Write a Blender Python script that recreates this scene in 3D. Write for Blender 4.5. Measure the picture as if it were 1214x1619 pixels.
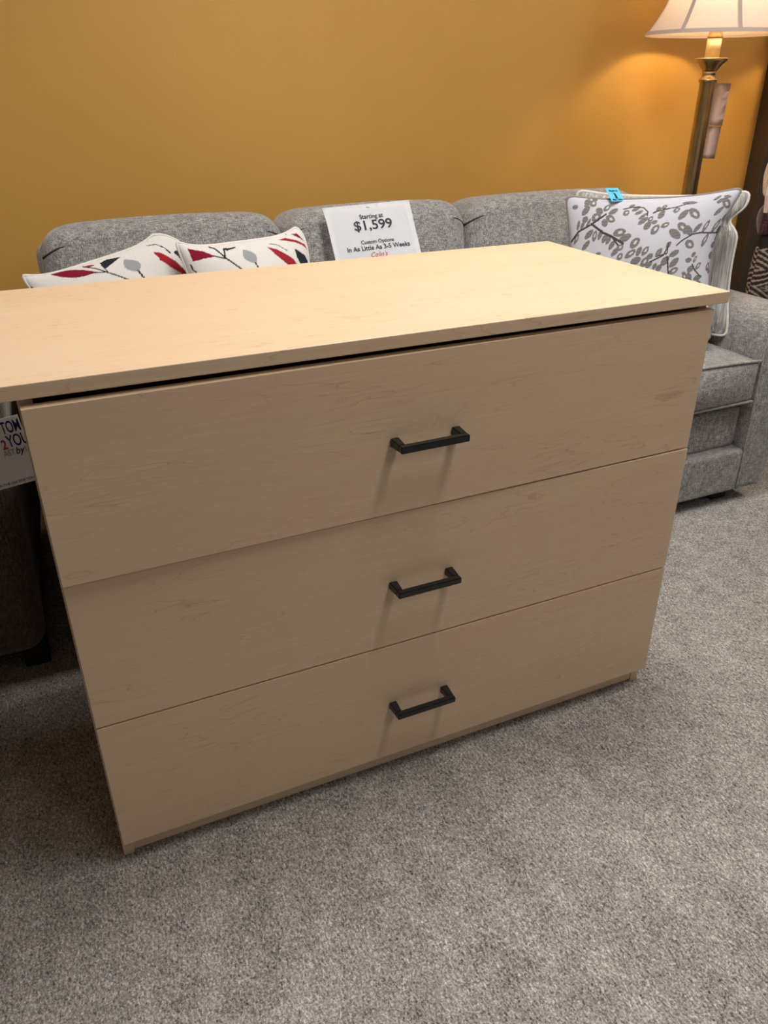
import bpy, bmesh, math, random
import numpy as np
from mathutils import Vector, Matrix

for o in list(bpy.data.objects):
    bpy.data.objects.remove(o)
SC = bpy.context.scene
COL = SC.collection
PI = math.pi
R = math.radians
random.seed(4)

# ------------------------------------------------------------------ camera
cam_d = bpy.data.cameras.new('camera')
cam = bpy.data.objects.new('camera', cam_d)
COL.objects.link(cam)
cam.location = (0.0341, -1.1101, 1.2933)
cam.rotation_mode = 'XYZ'
cam.rotation_euler = (R(61.5276), R(0.2263), R(-24.30))
cam_d.sensor_fit = 'VERTICAL'
cam_d.sensor_height = 36.0
cam_d.lens = 1253.6 / 1619 * 36.0
cam_d.clip_start = 0.02
SC.camera = cam

# ------------------------------------------------------------------ exposure, world, lights
vs = SC.view_settings
vs.view_transform = 'Standard'
vs.look = 'None'
vs.gamma = 1.0
vs.use_curve_mapping = False
vs.exposure = 0.0

world = bpy.data.worlds.new('world')
SC.world = world
world.use_nodes = True
bg = world.node_tree.nodes['Background']
bg.inputs['Color'].default_value = (1.0, 0.97, 0.94, 1)
bg.inputs['Strength'].default_value = 0.08


def area(name, loc, sx, sy, power, col):
    d = bpy.data.lights.new(name, 'AREA')
    d.shape = 'RECTANGLE'
    d.size, d.size_y = sx, sy
    d.energy = power
    d.color = col
    o = bpy.data.objects.new(name, d)
    COL.objects.link(o)
    o.location = loc
    return o


NEUTRAL = (1.0, 0.97, 0.93)
area('ceiling_lamp', (1.10, -0.48, 2.60), 0.26, 0.80, 19, NEUTRAL)
area('ceiling_lamp', (1.15, 0.42, 2.60), 0.6, 0.6, 32.5, NEUTRAL)
area('ceiling_lamp', (3.3, -0.1, 2.60), 0.6, 0.9, 24, NEUTRAL)
area('ceiling_lamp', (1.3, -2.4, 2.60), 0.6, 1.2, 13.5, NEUTRAL)
area('ceiling_lamp', (-1.6, 0.5, 2.60), 0.6, 0.9, 30, NEUTRAL)


# ------------------------------------------------------------------ materials
def lin(r, g, b):
    def f(c):
        c /= 255.0
        return c / 12.92 if c <= 0.04045 else ((c + 0.055) / 1.055) ** 2.4
    return (f(r), f(g), f(b), 1.0)


class NT:
    def __init__(self, name, rough=0.6, spec=0.4):
        self.m = bpy.data.materials.new(name)
        self.m.use_nodes = True
        self.t = self.m.node_tree
        self.b = self.t.nodes['Principled BSDF']
        self.b.inputs['Roughness'].default_value = rough
        self.b.inputs['Specular IOR Level'].default_value = spec
        self.tc = None

    def n(self, kind, **kw):
        nd = self.t.nodes.new('ShaderNode' + kind)
        for k, v in kw.items():
            if hasattr(nd, k):
                setattr(nd, k, v)
            else:
                nd.inputs[k.replace('_', ' ')].default_value = v
        return nd

    def l(self, a, b):
        self.t.links.new(a, b)

    def coord(self, scale=(1, 1, 1), rot=(0, 0, 0), out='Object'):
        if self.tc is None:
            self.tc = self.t.nodes.new('ShaderNodeTexCoord')
        mp = self.t.nodes.new('ShaderNodeMapping')
        mp.inputs['Scale'].default_value = scale
        mp.inputs['Rotation'].default_value = rot
        self.l(self.tc.outputs[out], mp.inputs['Vector'])
        return mp.outputs['Vector']

    def noise(self, vec, scale, detail=3, rough=0.55, dist=0.0):
        nd = self.t.nodes.new('ShaderNodeTexNoise')
        nd.inputs['Scale'].default_value = scale
        nd.inputs['Detail'].default_value = detail
        nd.inputs['Roughness'].default_value = rough
        nd.inputs['Distortion'].default_value = dist
        self.l(vec, nd.inputs['Vector'])
        return nd.outputs['Fac']

    def ramp(self, fac, stops):
        nd = self.t.nodes.new('ShaderNodeValToRGB')
        el = nd.color_ramp.elements
        while len(el) < len(stops):
            el.new(0.5)
        for e, (p, c) in zip(el, stops):
            e.position = p
            e.color = c
        self.l(fac, nd.inputs['Fac'])
        return nd.outputs['Color']

    def math(self, op, a, b=None):
        nd = self.t.nodes.new('ShaderNodeMath')
        nd.operation = op
        for i, x in enumerate((a, b)):
            if x is None:
                continue
            if isinstance(x, (int, float)):
                nd.inputs[i].default_value = x
            else:
                self.l(x, nd.inputs[i])
        return nd.outputs[0]

    def mix(self, fac, a, b, kind='MIX'):
        nd = self.t.nodes.new('ShaderNodeMix')
        nd.data_type = 'RGBA'
        nd.blend_type = kind
        for sock, x in ((nd.inputs[0], fac), (nd.inputs[6], a), (nd.inputs[7], b)):
            if isinstance(x, (int, float)):
                sock.default_value = x
            elif isinstance(x, tuple):
                sock.default_value = x
            else:
                self.l(x, sock)
        return nd.outputs[2]

    def base(self, c):
        if isinstance(c, tuple):
            self.b.inputs['Base Color'].default_value = c
        else:
            self.l(c, self.b.inputs['Base Color'])

    def bump(self, h, strength=0.3, dist=0.002):
        nd = self.t.nodes.new('ShaderNodeBump')
        nd.inputs['Strength'].default_value = strength
        nd.inputs['Distance'].default_value = dist
        self.l(h, nd.inputs['Height'])
        self.l(nd.outputs['Normal'], self.b.inputs['Normal'])


def plain(name, rgb, rough=0.6, metal=0.0, spec=0.4, grain=0.06, gscale=60):
    t = NT(name, rough, spec)
    c = lin(*rgb)
    f = t.noise(t.coord(), gscale, 2)
    dk = tuple(x * (1 - grain) for x in c[:3]) + (1,)
    lt = tuple(min(1, x * (1 + grain)) for x in c[:3]) + (1,)
    t.base(t.ramp(f, [(0.3, dk), (0.7, lt)]))
    t.b.inputs['Metallic'].default_value = metal
    return t.m


def wood(name, knot=False):
    # maple laminate: pale ground, fine stretched pores, wandering figure lines, small flecks
    t = NT(name, 0.40, 0.65)
    rot = (0, 0, 0)
    v = t.coord((1, 1, 1), rot)
    fine = t.noise(t.coord((3.0, 150, 150)), 1.6, 4, 0.6)
    broad = t.noise(t.coord((0.9, 5, 5)), 1.4, 3, 0.5)
    # figure lines: contour bands of a stretched noise
    fig = t.noise(t.coord((1.1, 7.5, 7.5)), 1.15, 4, 0.55, 0.25)
    band = t.math('FRACT', t.math('MULTIPLY', fig, 17.0))
    line = t.ramp(band, [(0.0, (1, 1, 1, 1)), (0.06, (0.3, 0.3, 0.3, 1)), (0.16, (0, 0, 0, 1)), (1.0, (0, 0, 0, 1))])
    patch = t.ramp(t.noise(t.coord((1.6, 5, 5)), 2.2, 2), [(0.42, (0, 0, 0, 1)), (0.62, (1, 1, 1, 1))])
    linem = t.math('MULTIPLY', line, patch)
    fleck = t.ramp(t.noise(t.coord((16, 95, 95)), 1.0, 3, 0.6, 0.6),
                   [(0.66, (0, 0, 0, 1)), (0.76, (1, 1, 1, 1))])
    c1 = t.mix(t.ramp(fine, [(0.35, (0, 0, 0, 1)), (0.7, (1, 1, 1, 1))]), lin(215, 187, 156), lin(224, 198, 167))
    c2 = t.mix(t.math('MULTIPLY', t.ramp(broad, [(0.35, (0, 0, 0, 1)), (0.65, (1, 1, 1, 1))]), 0.5), c1, lin(217, 185, 155))
    c3 = t.mix(t.math('MULTIPLY', linem, 0.50), c2, lin(168, 122, 86))
    c4 = t.mix(t.math('MULTIPLY', fleck, 0.20), c3, lin(172, 126, 88))
    if knot:
        sp = t.n('SeparateXYZ')
        t.l(t.coord((1, 1, 1)), sp.inputs[0])
        dx = t.math('DIVIDE', t.math('ADD', sp.outputs[0], 0.072), 0.038)
        dz = t.math('DIVIDE', t.math('SUBTRACT', sp.outputs[2], 0.752), 0.010)
        wob = t.math('MULTIPLY', t.math('SUBTRACT', t.noise(t.coord((60, 60, 160)), 1.0, 3), 0.5), 2.2)
        d2 = t.math('ADD', t.math('ADD', t.math('MULTIPLY', dx, dx), t.math('MULTIPLY', dz, dz)), wob)
        kf = t.ramp(d2, [(0.0, (0.34, 0.34, 0.34, 1)), (1.0, (0, 0, 0, 1))])
        c4 = t.mix(kf, c4, lin(150, 92, 62))
    t.base(c4)
    return t.m


def tweed(name, dark, mid, light, scale=1.0, rough=0.9):
    t = NT(name, rough, 0.15)
    a = t.noise(t.coord((560 * scale, 560 * scale, 52 * scale)), 1.0, 3, 0.6)
    b = t.noise(t.coord((52 * scale, 560 * scale, 560 * scale)), 1.0, 3, 0.6)
    c = t.noise(t.coord((300 * scale, 40 * scale, 300 * scale)), 1.0, 2, 0.6)
    s = t.math('ADD', t.math('ADD', t.math('MULTIPLY', a, 0.45), t.math('MULTIPLY', b, 0.35)), t.math('MULTIPLY', c, 0.2))
    blotch = t.noise(t.coord((1, 1, 1)), 45 * scale, 2)
    s2 = t.math('ADD', s, t.math('MULTIPLY', t.math('SUBTRACT', blotch, 0.5), 0.12))
    t.base(t.ramp(s2, [(0.40, lin(*dark)), (0.5, lin(*mid)), (0.60, lin(*light))]))
    t.bump(s2, 0.35, 0.002)
    t.b.inputs['Sheen Weight'].default_value = 0.25
    t.b.inputs['Sheen Roughness'].default_value = 0.5
    return t.m


def carpet():
    t = NT('carpet', 0.95, 0.1)
    f1 = t.noise(t.coord((1, 1, 1)), 300, 3, 0.7, 0.4)
    f2 = t.noise(t.coord((230, 110, 150), (0, 0, 0.5)), 1.0, 2, 0.6, 0.6)
    f3 = t.noise(t.coord((1, 1, 1)), 22, 3, 0.6)
    f4 = t.noise(t.coord((9, 2.5, 1), (0, 0, 0.25)), 1.3, 3)
    s = t.math('ADD', t.math('MULTIPLY', f1, 0.55), t.math('MULTIPLY', f2, 0.45))
    s = t.math('ADD', s, t.math('MULTIPLY', t.math('SUBTRACT', f3, 0.5), 0.14))
    s = t.math('ADD', s, t.math('MULTIPLY', t.math('SUBTRACT', f4, 0.5), 0.12))
    t.base(t.ramp(s, [(0.35, lin(64, 59, 57)), (0.46, lin(138, 133, 129)), (0.55, lin(175, 170, 165)), (0.66, lin(230, 225, 219))]))
    t.bump(s, 0.55, 0.008)
    return t.m


def wall_paint():
    t = NT('mustard_paint', 0.5, 0.35)
    f = t.noise(t.coord((1, 1, 1)), 1.6, 3)
    t.base(t.ramp(f, [(0.3, lin(189, 144, 71)), (0.7, lin(195, 150, 76))]))
    o = t.noise(t.coord((1, 1, 1)), 180, 2)
    o2 = t.noise(t.coord((1, 1, 1)), 6, 2)
    t.bump(t.math('ADD', t.math('MULTIPLY', o, 0.2), o2), 0.12, 0.004)
    return t.m


def attr_fabric(name, rough=0.85, weave=500):
    t = NT(name, rough, 0.2)
    a = t.n('Attribute', attribute_name='pattern')
    w = t.noise(t.coord((weave, weave, weave)), 1.0, 2)
    k = t.ramp(w, [(0.3, (0.86, 0.86, 0.86, 1)), (0.7, (1, 1, 1, 1))])
    t.base(t.mix(1.0, a.outputs['Color'], k, 'MULTIPLY'))
    t.bump(w, 0.2, 0.001)
    return t.m


def silver_stripe():
    t = NT('silver_fabric', 0.42, 0.5)
    s = t.noise(t.coord((120, 120, 5)), 1.0, 4, 0.65, 0.15)
    s2 = t.noise(t.coord((420, 420, 16)), 1.0, 2, 0.6)
    c = t.math('ADD', t.math('MULTIPLY', s, 0.7), t.math('MULTIPLY', s2, 0.3))
    t.base(t.ramp(c, [(0.34, lin(98, 96, 90)), (0.5, lin(160, 158, 153)), (0.64, lin(214, 214, 213))]))
    t.b.inputs['Sheen Weight'].default_value = 0.2
    return t.m


def shade_cloth(name, rgb, trans):
    t = NT(name, 0.8, 0.1)
    w = t.noise(t.coord((260, 260, 90)), 1.0, 2)
    c = lin(*rgb)
    col = t.ramp(w, [(0.3, tuple(x * 0.94 for x in c[:3]) + (1,)), (0.7, c)])
    t.base(col)
    tr = t.t.nodes.new('ShaderNodeBsdfTranslucent')
    t.l(col, tr.inputs['Color'])
    mx = t.t.nodes.new('ShaderNodeMixShader')
    mx.inputs[0].default_value = trans
    t.l(t.b.outputs[0], mx.inputs[1])
    t.l(tr.outputs[0], mx.inputs[2])
    t.l(mx.outputs[0], t.t.nodes['Material Output'].inputs['Surface'])
    return t.m


def ethnic_weave():
    t = NT('kilim_weave', 0.9, 0.1)
    w = t.n('TexWave', wave_type='BANDS', bands_direction='DIAGONAL')
    w.inputs['Scale'].default_value = 9
    w.inputs['Distortion'].default_value = 7
    w.inputs['Detail'].default_value = 3
    w.inputs['Detail Scale'].default_value = 2.5
    t.l(t.coord(), w.inputs['Vector'])
    t.base(t.ramp(w.outputs['Fac'], [(0.25, lin(48, 38, 40)), (0.5, lin(92, 66, 62)), (0.75, lin(182, 168, 152))]))
    return t.m


def emit(name, rgb, strength):
    t = NT(name)
    t.base(lin(*rgb))
    t.b.inputs['Emission Color'].default_value = lin(*rgb)
    t.b.inputs['Emission Strength'].default_value = strength
    return t.m


M = {
    'wood': wood('maple_laminate'),
    'wood_front': wood('maple_front', True),
    'black': plain('black_metal', (19, 20, 22), 0.30, 0.0, 0.5),
    'inner': plain('raw_board', (120, 92, 62), 0.8),
    'carpet': carpet(),
    'wall': wall_paint(),
    'ceiling': plain('ceiling_paint', (222, 216, 205), 0.9),
    'sofa': tweed('grey_tweed', (88, 86, 84), (135, 133, 131), (184, 182, 180)),
    'welt': tweed('grey_welt', (110, 107, 103), (146, 142, 138), (182, 178, 173)),
    'seam': plain('dark_seam_thread', (52, 49, 47), 0.95),  # dark thread for the back cushion pleats
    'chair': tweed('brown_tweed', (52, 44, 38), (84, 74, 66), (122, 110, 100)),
    'foot': plain('black_foot', (20, 18, 17), 0.6),
    'paper': plain('white_paper', (247, 250, 255), 0.7, grain=0.01),
    'ink': plain('dark_ink', (40, 38, 52), 0.7),
    'navy': plain('navy_ink', (28, 34, 92), 0.7),
    'red': plain('red_ink', (176, 44, 66), 0.7),
    'grey_ink': plain('grey_ink', (150, 150, 152), 0.7),
    'blue_card': plain('blue_card', (96, 196, 232), 0.6, grain=0.02),
    'leaf_pillow': attr_fabric('leaf_print_cotton'),
    'floral_pillow': attr_fabric('floral_jacquard'),
    'piping_white': plain('white_piping', (222, 218, 214), 0.85),
    'piping_grey': plain('grey_piping', (140, 134, 132), 0.85),
    'silver': silver_stripe(),
    'brass': plain('antique_brass', (186, 166, 126), 0.27, 1.0, 0.5, 0.12, 25),
    'sleeve': plain('ivory_sleeve', (244, 226, 178), 0.6, grain=0.02),
    'socket': plain('lamp_socket', (190, 160, 110), 0.4, 0.6),
    'shade': shade_cloth('shade_silk', (240, 222, 208), 0.17),
    'shade_trim': shade_cloth('shade_trim', (190, 174, 168), 0.05),
    'bulb': emit('lit_bulb', (255, 214, 150), 18.0),
    'tag': plain('pink_white_card', (236, 222, 218), 0.7, grain=0.02),
    'string': plain('thin_string', (190, 180, 160), 0.9),
    'dark_wood': plain('dark_brown_wood', (58, 48, 40), 0.55, grain=0.15),
    'near_black': plain('near_black_wood', (26, 22, 20), 0.6),
    'kilim': ethnic_weave(),
    'burgundy': tweed('burgundy_chenille', (38, 22, 26), (64, 34, 40), (104, 74, 76), 0.5),
    'beige': tweed('beige_weave', (150, 126, 104), (190, 168, 144), (216, 198, 178), 0.6),
    'cream': plain('cream_cotton', (232, 224, 212), 0.85),
    'stain': plain('wall_scuff', (240, 190, 100), 0.6),
}


# ------------------------------------------------------------------ mesh helpers
def link(name, bm, mat, parent=None, smooth=True, mx=None):
    bmesh.ops.recalc_face_normals(bm, faces=bm.faces)
    me = bpy.data.meshes.new(name)
    bm.to_mesh(me)
    bm.free()
    if mat is not None:
        me.materials.append(M[mat])
    for p in me.polygons:
        p.use_smooth = smooth
    o = bpy.data.objects.new(name, me)
    COL.objects.link(o)
    if mx is not None:
        o.matrix_local = mx
    if parent is not None:
        o.parent = parent
    return o


def tag(o, label, cat, group=None):
    o['label'] = label
    o['category'] = cat
    if group:
        o['group'] = group
    return o


def thing(name, label, cat, loc=(0, 0, 0), rot=(0, 0, 0), group=None):
    o = bpy.data.objects.new(name, None)
    o.empty_display_size = 0.1
    COL.objects.link(o)
    o.location = loc
    o.rotation_euler = rot
    return tag(o, label, cat, group)


def add_box(bm, x0, x1, y0, y1, z0, z1, bev=0.0, seg=2):
    r = bmesh.ops.create_cube(bm, size=1.0)
    vs_ = r['verts']
    for v in vs_:
        v.co.x = x0 if v.co.x < 0 else x1
        v.co.y = y0 if v.co.y < 0 else y1
        v.co.z = z0 if v.co.z < 0 else z1
    if bev > 0:
        ed = {e for v in vs_ for e in v.link_edges}
        bmesh.ops.bevel(bm, geom=list(ed), offset=bev, segments=seg, affect='EDGES', profile=0.5)


def box(name, mat, parent, *a, bev=0.0, seg=2, mx=None):
    bm = bmesh.new()
    add_box(bm, *a, bev=bev, seg=seg)
    return link(name, bm, mat, parent, smooth=False, mx=mx)


def soft_box(half, rad, bulge=None, fill=9, arc=5):
    """rounded box with an optional displacement callback; returns a bmesh centred on 0"""
    bm = bmesh.new()
    rad = min(rad, min(half) * 0.98)

    def samples(h):
        inner = h - rad
        s = [inner * (2 * i / fill - 1) for i in range(fill + 1)]
        a = [inner + rad * math.tan(R(45) * (i + 1) / arc) for i in range(arc)]
        return [-x for x in reversed(a)] + s + a
    ss = [samples(h) for h in half]
    cache = {}

    def vert(p):
        key = tuple(round(c, 5) for c in p)
        if key in cache:
            return cache[key]
        q = [max(-(half[i] - rad), min(half[i] - rad, p[i])) for i in range(3)]
        d = Vector([p[i] - q[i] for i in range(3)])
        if d.length > 1e-9:
            d = d.normalized() * rad
        co = Vector(q) + d
        if bulge:
            co = bulge(co, half)
        v = bm.verts.new(co)
        cache[key] = v
        return v
    for ax in range(3):
        b, c = (ax + 1) % 3, (ax + 2) % 3
        for sgn in (-1, 1):
            for i in range(len(ss[b]) - 1):
                for j in range(len(ss[c]) - 1):
                    quad = []
                    for (ii, jj) in ((i, j), (i + 1, j), (i + 1, j + 1), (i, j + 1)):
                        p = [0, 0, 0]
                        p[ax] = sgn * half[ax]
                        p[b] = ss[b][ii]
                        p[c] = ss[c][jj]
                        quad.append(vert(p))
                    if len(set(quad)) == 4:
                        try:
                            bm.faces.new(quad)
                        except ValueError:
                            pass
    return bm


def add_tube(bm, pts, rad, n=8, closed=False, radii=None):
    pts = [Vector(p) for p in pts]
    rings = []
    N = len(pts)
    prev = None
    for i, p in enumerate(pts):
        if closed:
            t = pts[(i + 1) % N] - pts[i - 1]
        else:
            t = pts[min(i + 1, N - 1)] - pts[max(i - 1, 0)]
        if t.length < 1e-9:
            t = Vector((0, 0, 1))
        t.normalize()
        if prev is None:
            up = Vector((0, 0, 1)) if abs(t.z) < 0.9 else Vector((1, 0, 0))
            a = t.cross(up).normalized()
        else:
            a = (prev - t * prev.dot(t)).normalized()
        prev = a
        b = t.cross(a)
        r = radii[i] if radii else rad
        rings.append([bm.verts.new(p + (a * math.cos(2 * PI * k / n) + b * math.sin(2 * PI * k / n)) * r) for k in range(n)])
    for i in range(N if closed else N - 1):
        A, B = rings[i], rings[(i + 1) % N]
        for k in range(n):
            bm.faces.new((A[k], A[(k + 1) % n], B[(k + 1) % n], B[k]))
    if not closed:
        bm.faces.new(rings[0][::-1])
        bm.faces.new(rings[-1])


def tube(name, pts, rad, mat, parent=None, n=8, closed=False, radii=None):
    bm = bmesh.new()
    add_tube(bm, pts, rad, n, closed, radii)
    return link(name, bm, mat, parent)


def add_lathe(bm, prof, n=40, cx=0, cy=0, cap=True):
    rings = []
    for r, z in prof:
        rings.append([bm.verts.new((cx + r * math.cos(2 * PI * k / n), cy + r * math.sin(2 * PI * k / n), z)) for k in range(n)])
    for A, B in zip(rings, rings[1:]):
        for k in range(n):
            bm.faces.new((A[k], A[(k + 1) % n], B[(k + 1) % n], B[k]))
    if cap:
        bm.faces.new(rings[0][::-1])
        bm.faces.new(rings[-1])


def lathe(name, prof, mat, parent=None, n=40, cap=True):
    bm = bmesh.new()
    add_lathe(bm, prof, n, cap=cap)
    return link(name, bm, mat, parent)


def smooth_curve(pts, n=6, closed=False):
    P = [Vector(p) for p in pts]
    N = len(P)
    out = []
    rng = range(N) if closed else range(N - 1)
    for i in rng:
        p0 = P[i - 1] if (closed or i > 0) else P[0]
        p1, p2 = P[i], P[(i + 1) % N]
        p3 = P[(i + 2) % N] if (closed or i + 2 < N) else P[-1]
        for k in range(n):
            t = k / n
            out.append(0.5 * ((2 * p1) + (-p0 + p2) * t + (2 * p0 - 5 * p1 + 4 * p2 - p3) * t * t + (-p0 + 3 * p1 - 3 * p2 + p3) * t ** 3))
    if not closed:
        out.append(P[-1])
    return out


TEXT_MX = Matrix.Rotation(PI / 2, 4, 'X')


def text(parent, body, size, x, z, mat, y=-0.0012, bold=0.0, shear=0.0, sx=1.0, rot=0.0, name='lettering', align='CENTER'):
    """flat printed lettering on a card whose face looks along -Y"""
    cu = bpy.data.curves.new('text', 'FONT')
    cu.body = body
    cu.size = size
    cu.align_x = align
    cu.offset = bold * size
    cu.shear = shear
    cu.extrude = 0.0002
    cu.resolution_u = 8
    tmp = bpy.data.objects.new('text', cu)
    COL.objects.link(tmp)
    dg = bpy.context.evaluated_depsgraph_get()
    me = bpy.data.meshes.new_from_object(tmp.evaluated_get(dg))
    bpy.data.objects.remove(tmp)
    bpy.data.curves.remove(cu)
    me.materials.clear()
    me.materials.append(M[mat])
    me.transform(Matrix.Translation((x, y, z)) @ Matrix.Rotation(-rot, 4, 'Y') @ TEXT_MX @ Matrix.Diagonal((sx, 1, 1, 1)))
    o = bpy.data.objects.new(name, me)
    COL.objects.link(o)
    o.parent = parent
    return o


def structure(o):
    o['kind'] = 'structure'
    return o


# ------------------------------------------------------------------ room shell
WALL_Y = 1.88
structure(box('floor', 'carpet', None, -3.5, 6.0, -5.0, WALL_Y + 0.1, -0.05, 0.0))
structure(box('wall_back', 'wall', None, -3.5, 6.0, WALL_Y, WALL_Y + 0.1, 0.0, 2.62))
structure(box('ceiling', 'ceiling', None, -3.5, 6.0, -5.0, WALL_Y + 0.1, 2.62, 2.70))
structure(box('baseboard_back', 'near_black', None, -3.5, 6.0, WALL_Y - 0.012, WALL_Y, 0.0, 0.10, bev=0.003))

# ------------------------------------------------------------------ dresser
W = 1.22
Z0, Z1, Z2, Z3 = 0.048, 0.3375, 0.6275, 0.9145
T0, T1 = 0.9235, 0.945
dr = thing('dresser', 'light maple three-drawer dresser with long overhanging top and black bar handles', 'dresser', (0, 0, 0))

bm = bmesh.new()
add_box(bm, -0.003, 0.017, 0.021, 0.57, 0.0, T0 - 0.0002, 0.0008, 1)      # side panels reach the floor as feet
add_box(bm, W - 0.020, W - 0.001, 0.021, 0.57, 0.0, T0 - 0.0002, 0.0008, 1)
add_box(bm, 0.017, W - 0.020, 0.552, 0.57, 0.05, T0 - 0.0002)
add_box(bm, 0.017, W - 0.020, 0.06, 0.552, 0.05, 0.066)
add_box(bm, 0.017, W - 0.020, 0.05, 0.552, T0 - 0.018, T0 - 0.0002)
add_box(bm, 0.017, W - 0.020, 0.0245, 0.042, 0.005, 0.064)                  # toe rail between the feet
link('carcass', bm, 'wood', dr, smooth=False)

bm = bmesh.new()
XL, XR = -0.78, W + 0.0275
add_box(bm, XL, XR, -0.0030, 0.592, T0, T1, 0.0012, 2)
link('top', bm, 'wood', dr, smooth=False)
bm = bmesh.new()
add_box(bm, XL + 0.02, XL + 0.04, 0.02, 0.57, 0.0, T0, 0.001, 1)
link('end_panel', bm, 'wood', dr, smooth=False)


def handle(parent, x, y, z):
    """square bar pull: bar plus two posts, mitred corners, soft edges"""
    s, half, out = 0.0062, 0.0582, 0.0345
    bm = bmesh.new()
    add_box(bm, -half - s, half + s, -out - s, -out + s, -s, s)
    for sg in (-1, 1):
        # post flares slightly towards the drawer front
        r = bmesh.ops.create_cube(bm, size=1.0)
        for v in r['verts']:
            back = v.co.y > 0
            w = s * (1.28 if back else 1.0)
            v.co = Vector((sg * half + (w if v.co.x > 0 else -w), 0.0 if back else -out + s * 0.9, w if v.co.z > 0 else -w))
    bmesh.ops.bevel(bm, geom=list(bm.edges), offset=0.0013, segments=2, affect='EDGES')
    return link('handle', bm, 'black', parent, smooth=False, mx=Matrix.Translation((x, y, z)))


def drawer(z0, z1, skew):
    bm = bmesh.new()
    add_box(bm, -W, 0, 0.0, 0.019, z0 + 0.0018, z1 - 0.0018, 0.0007, 2)
    # drawer box behind the front
    ins = 0.03
    add_box(bm, -W + ins, -W + ins + 0.012, 0.019, 0.47, z0 + 0.03, z1 - 0.045)
    add_box(bm, -ins - 0.012, -ins, 0.019, 0.47, z0 + 0.03, z1 - 0.045)
    add_box(bm, -W + ins, -ins, 0.458, 0.47, z0 + 0.03, z1 - 0.045)
    add_box(bm, -W + ins, -ins, 0.019, 0.47, z0 + 0.03, z0 + 0.038)
    o = link('drawer', bm, 'wood_front', dr, smooth=False, mx=Matrix.Translation((W, 0.0020 if skew else 0.0, 0)) @ Matrix.Rotation(skew, 4, 'Z'))
    handle(o, -W + 0.608, 0.0, (z0 + z1) / 2 - 0.006)
    return o


drawer(Z2, Z3, math.atan(0.0125 / W))
drawer(Z1, Z2, 0.0)
drawer(Z0, Z1, 0.0)

# ------------------------------------------------------------------ sofa
sofa = thing('sofa', 'grey tweed three-seat sofa against the mustard wall behind the dresser', 'sofa', (1.14, 0.62, 0))
SO = Vector((1.14, 0.62, 0))


def sub(v):
    return Vector(v) - SO


def sofa_soft(name, c, half, rad, mat='sofa', bulge=None, tilt=0.0, parent=None, fill=9, arc=5):
    bm = soft_box(half, rad, bulge, fill, arc)
    mx = Matrix.Translation(sub(c)) @ Matrix.Rotation(tilt, 4, 'X')
    return link(name, bm, mat, parent or sofa, mx=mx)


def cushion_bulge(top, front):
    def f(co, h):
        u, v, w = co.x / h[0], co.y / h[1], co.z / h[2]
        k = max(0.0, 1 - u * u) ** 0.8
        if w > 0:
            co.z += top * k * max(0.0, 1 - 0.75 * v * v) * w
        if v < 0:
            co.y -= front * k * max(0.0, 1 - w * w) * (-v)
        return co
    return f


def seat_piping(parent, half, zc, bulgefront):
    pts = []
    r = 0.03
    for i in range(41):
        u = -1 + 2 * i / 40
        pts.append(Vector((u * half[0] * 0.995, -half[1] * 1.0 + 0.004 * abs(u) ** 6, zc)))
    return pts


SEATX = [0.112, 0.81, 1.47, 2.136]
for i in range(3):
    x0, x1 = SEATX[i] + 0.002, SEATX[i + 1] - 0.002
    half = ((x1 - x0) / 2, 0.345, 0.068)
    bm = soft_box(half, 0.016, cushion_bulge(0.030, 0.024), 12, 3)
    mx = Matrix.Translation(sub(((x0 + x1) / 2, 0.628 + 0.345, 0.440)))
    sc = link('seat_cushion', bm, 'sofa', sofa, mx=mx)
    for zz, dz in ((0.0675, 0.0), (-0.0675, 0.0)):
        pts = []
        for k in range(61):
            u = -1 + 2 * k / 60
            kk = max(0.0, 1 - u * u) ** 0.8
            pts.append((u * (half[0] - 0.002), -half[1] + 0.001 - 0.0 * kk, zz + (0.30 * 0.030 * kk if zz > 0 else 0)))
        tube('welt', pts, 0.0048, 'welt', sc, 6)

bm = bmesh.new()
rail_hi = sofa_soft('front_rail', (1.128, 0.700, 0.270), (1.020, 0.035, 0.082), 0.030, fill=10)
sofa_soft('front_panel', (1.128, 0.660, 0.123), (1.020, 0.036, 0.077), 0.014, fill=10)
box('seat_deck', 'sofa', sofa, *(lambda a, b: (a[0], b[0], a[1], b[1], a[2], b[2]))(sub((0.112, 0.68, 0.10)), sub((2.128, 1.62, 0.355))), bev=0.004)


def arm_profile(left):
    inner = [(2.150, 0.046), (2.148, 0.20), (2.142, 0.36), (2.136, 0.50), (2.140, 0.575), (2.165, 0.628), (2.215, 0.652), (2.270, 0.655), (2.318, 0.640),
             (2.348, 0.598), (2.352, 0.545), (2.332, 0.44), (2.300, 0.27), (2.262, 0.12), (2.240, 0.046)]
    if left:
        inner = [(0.105 - (x - 2.135) * 0.58, z) for x, z in inner]
    return inner


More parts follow.
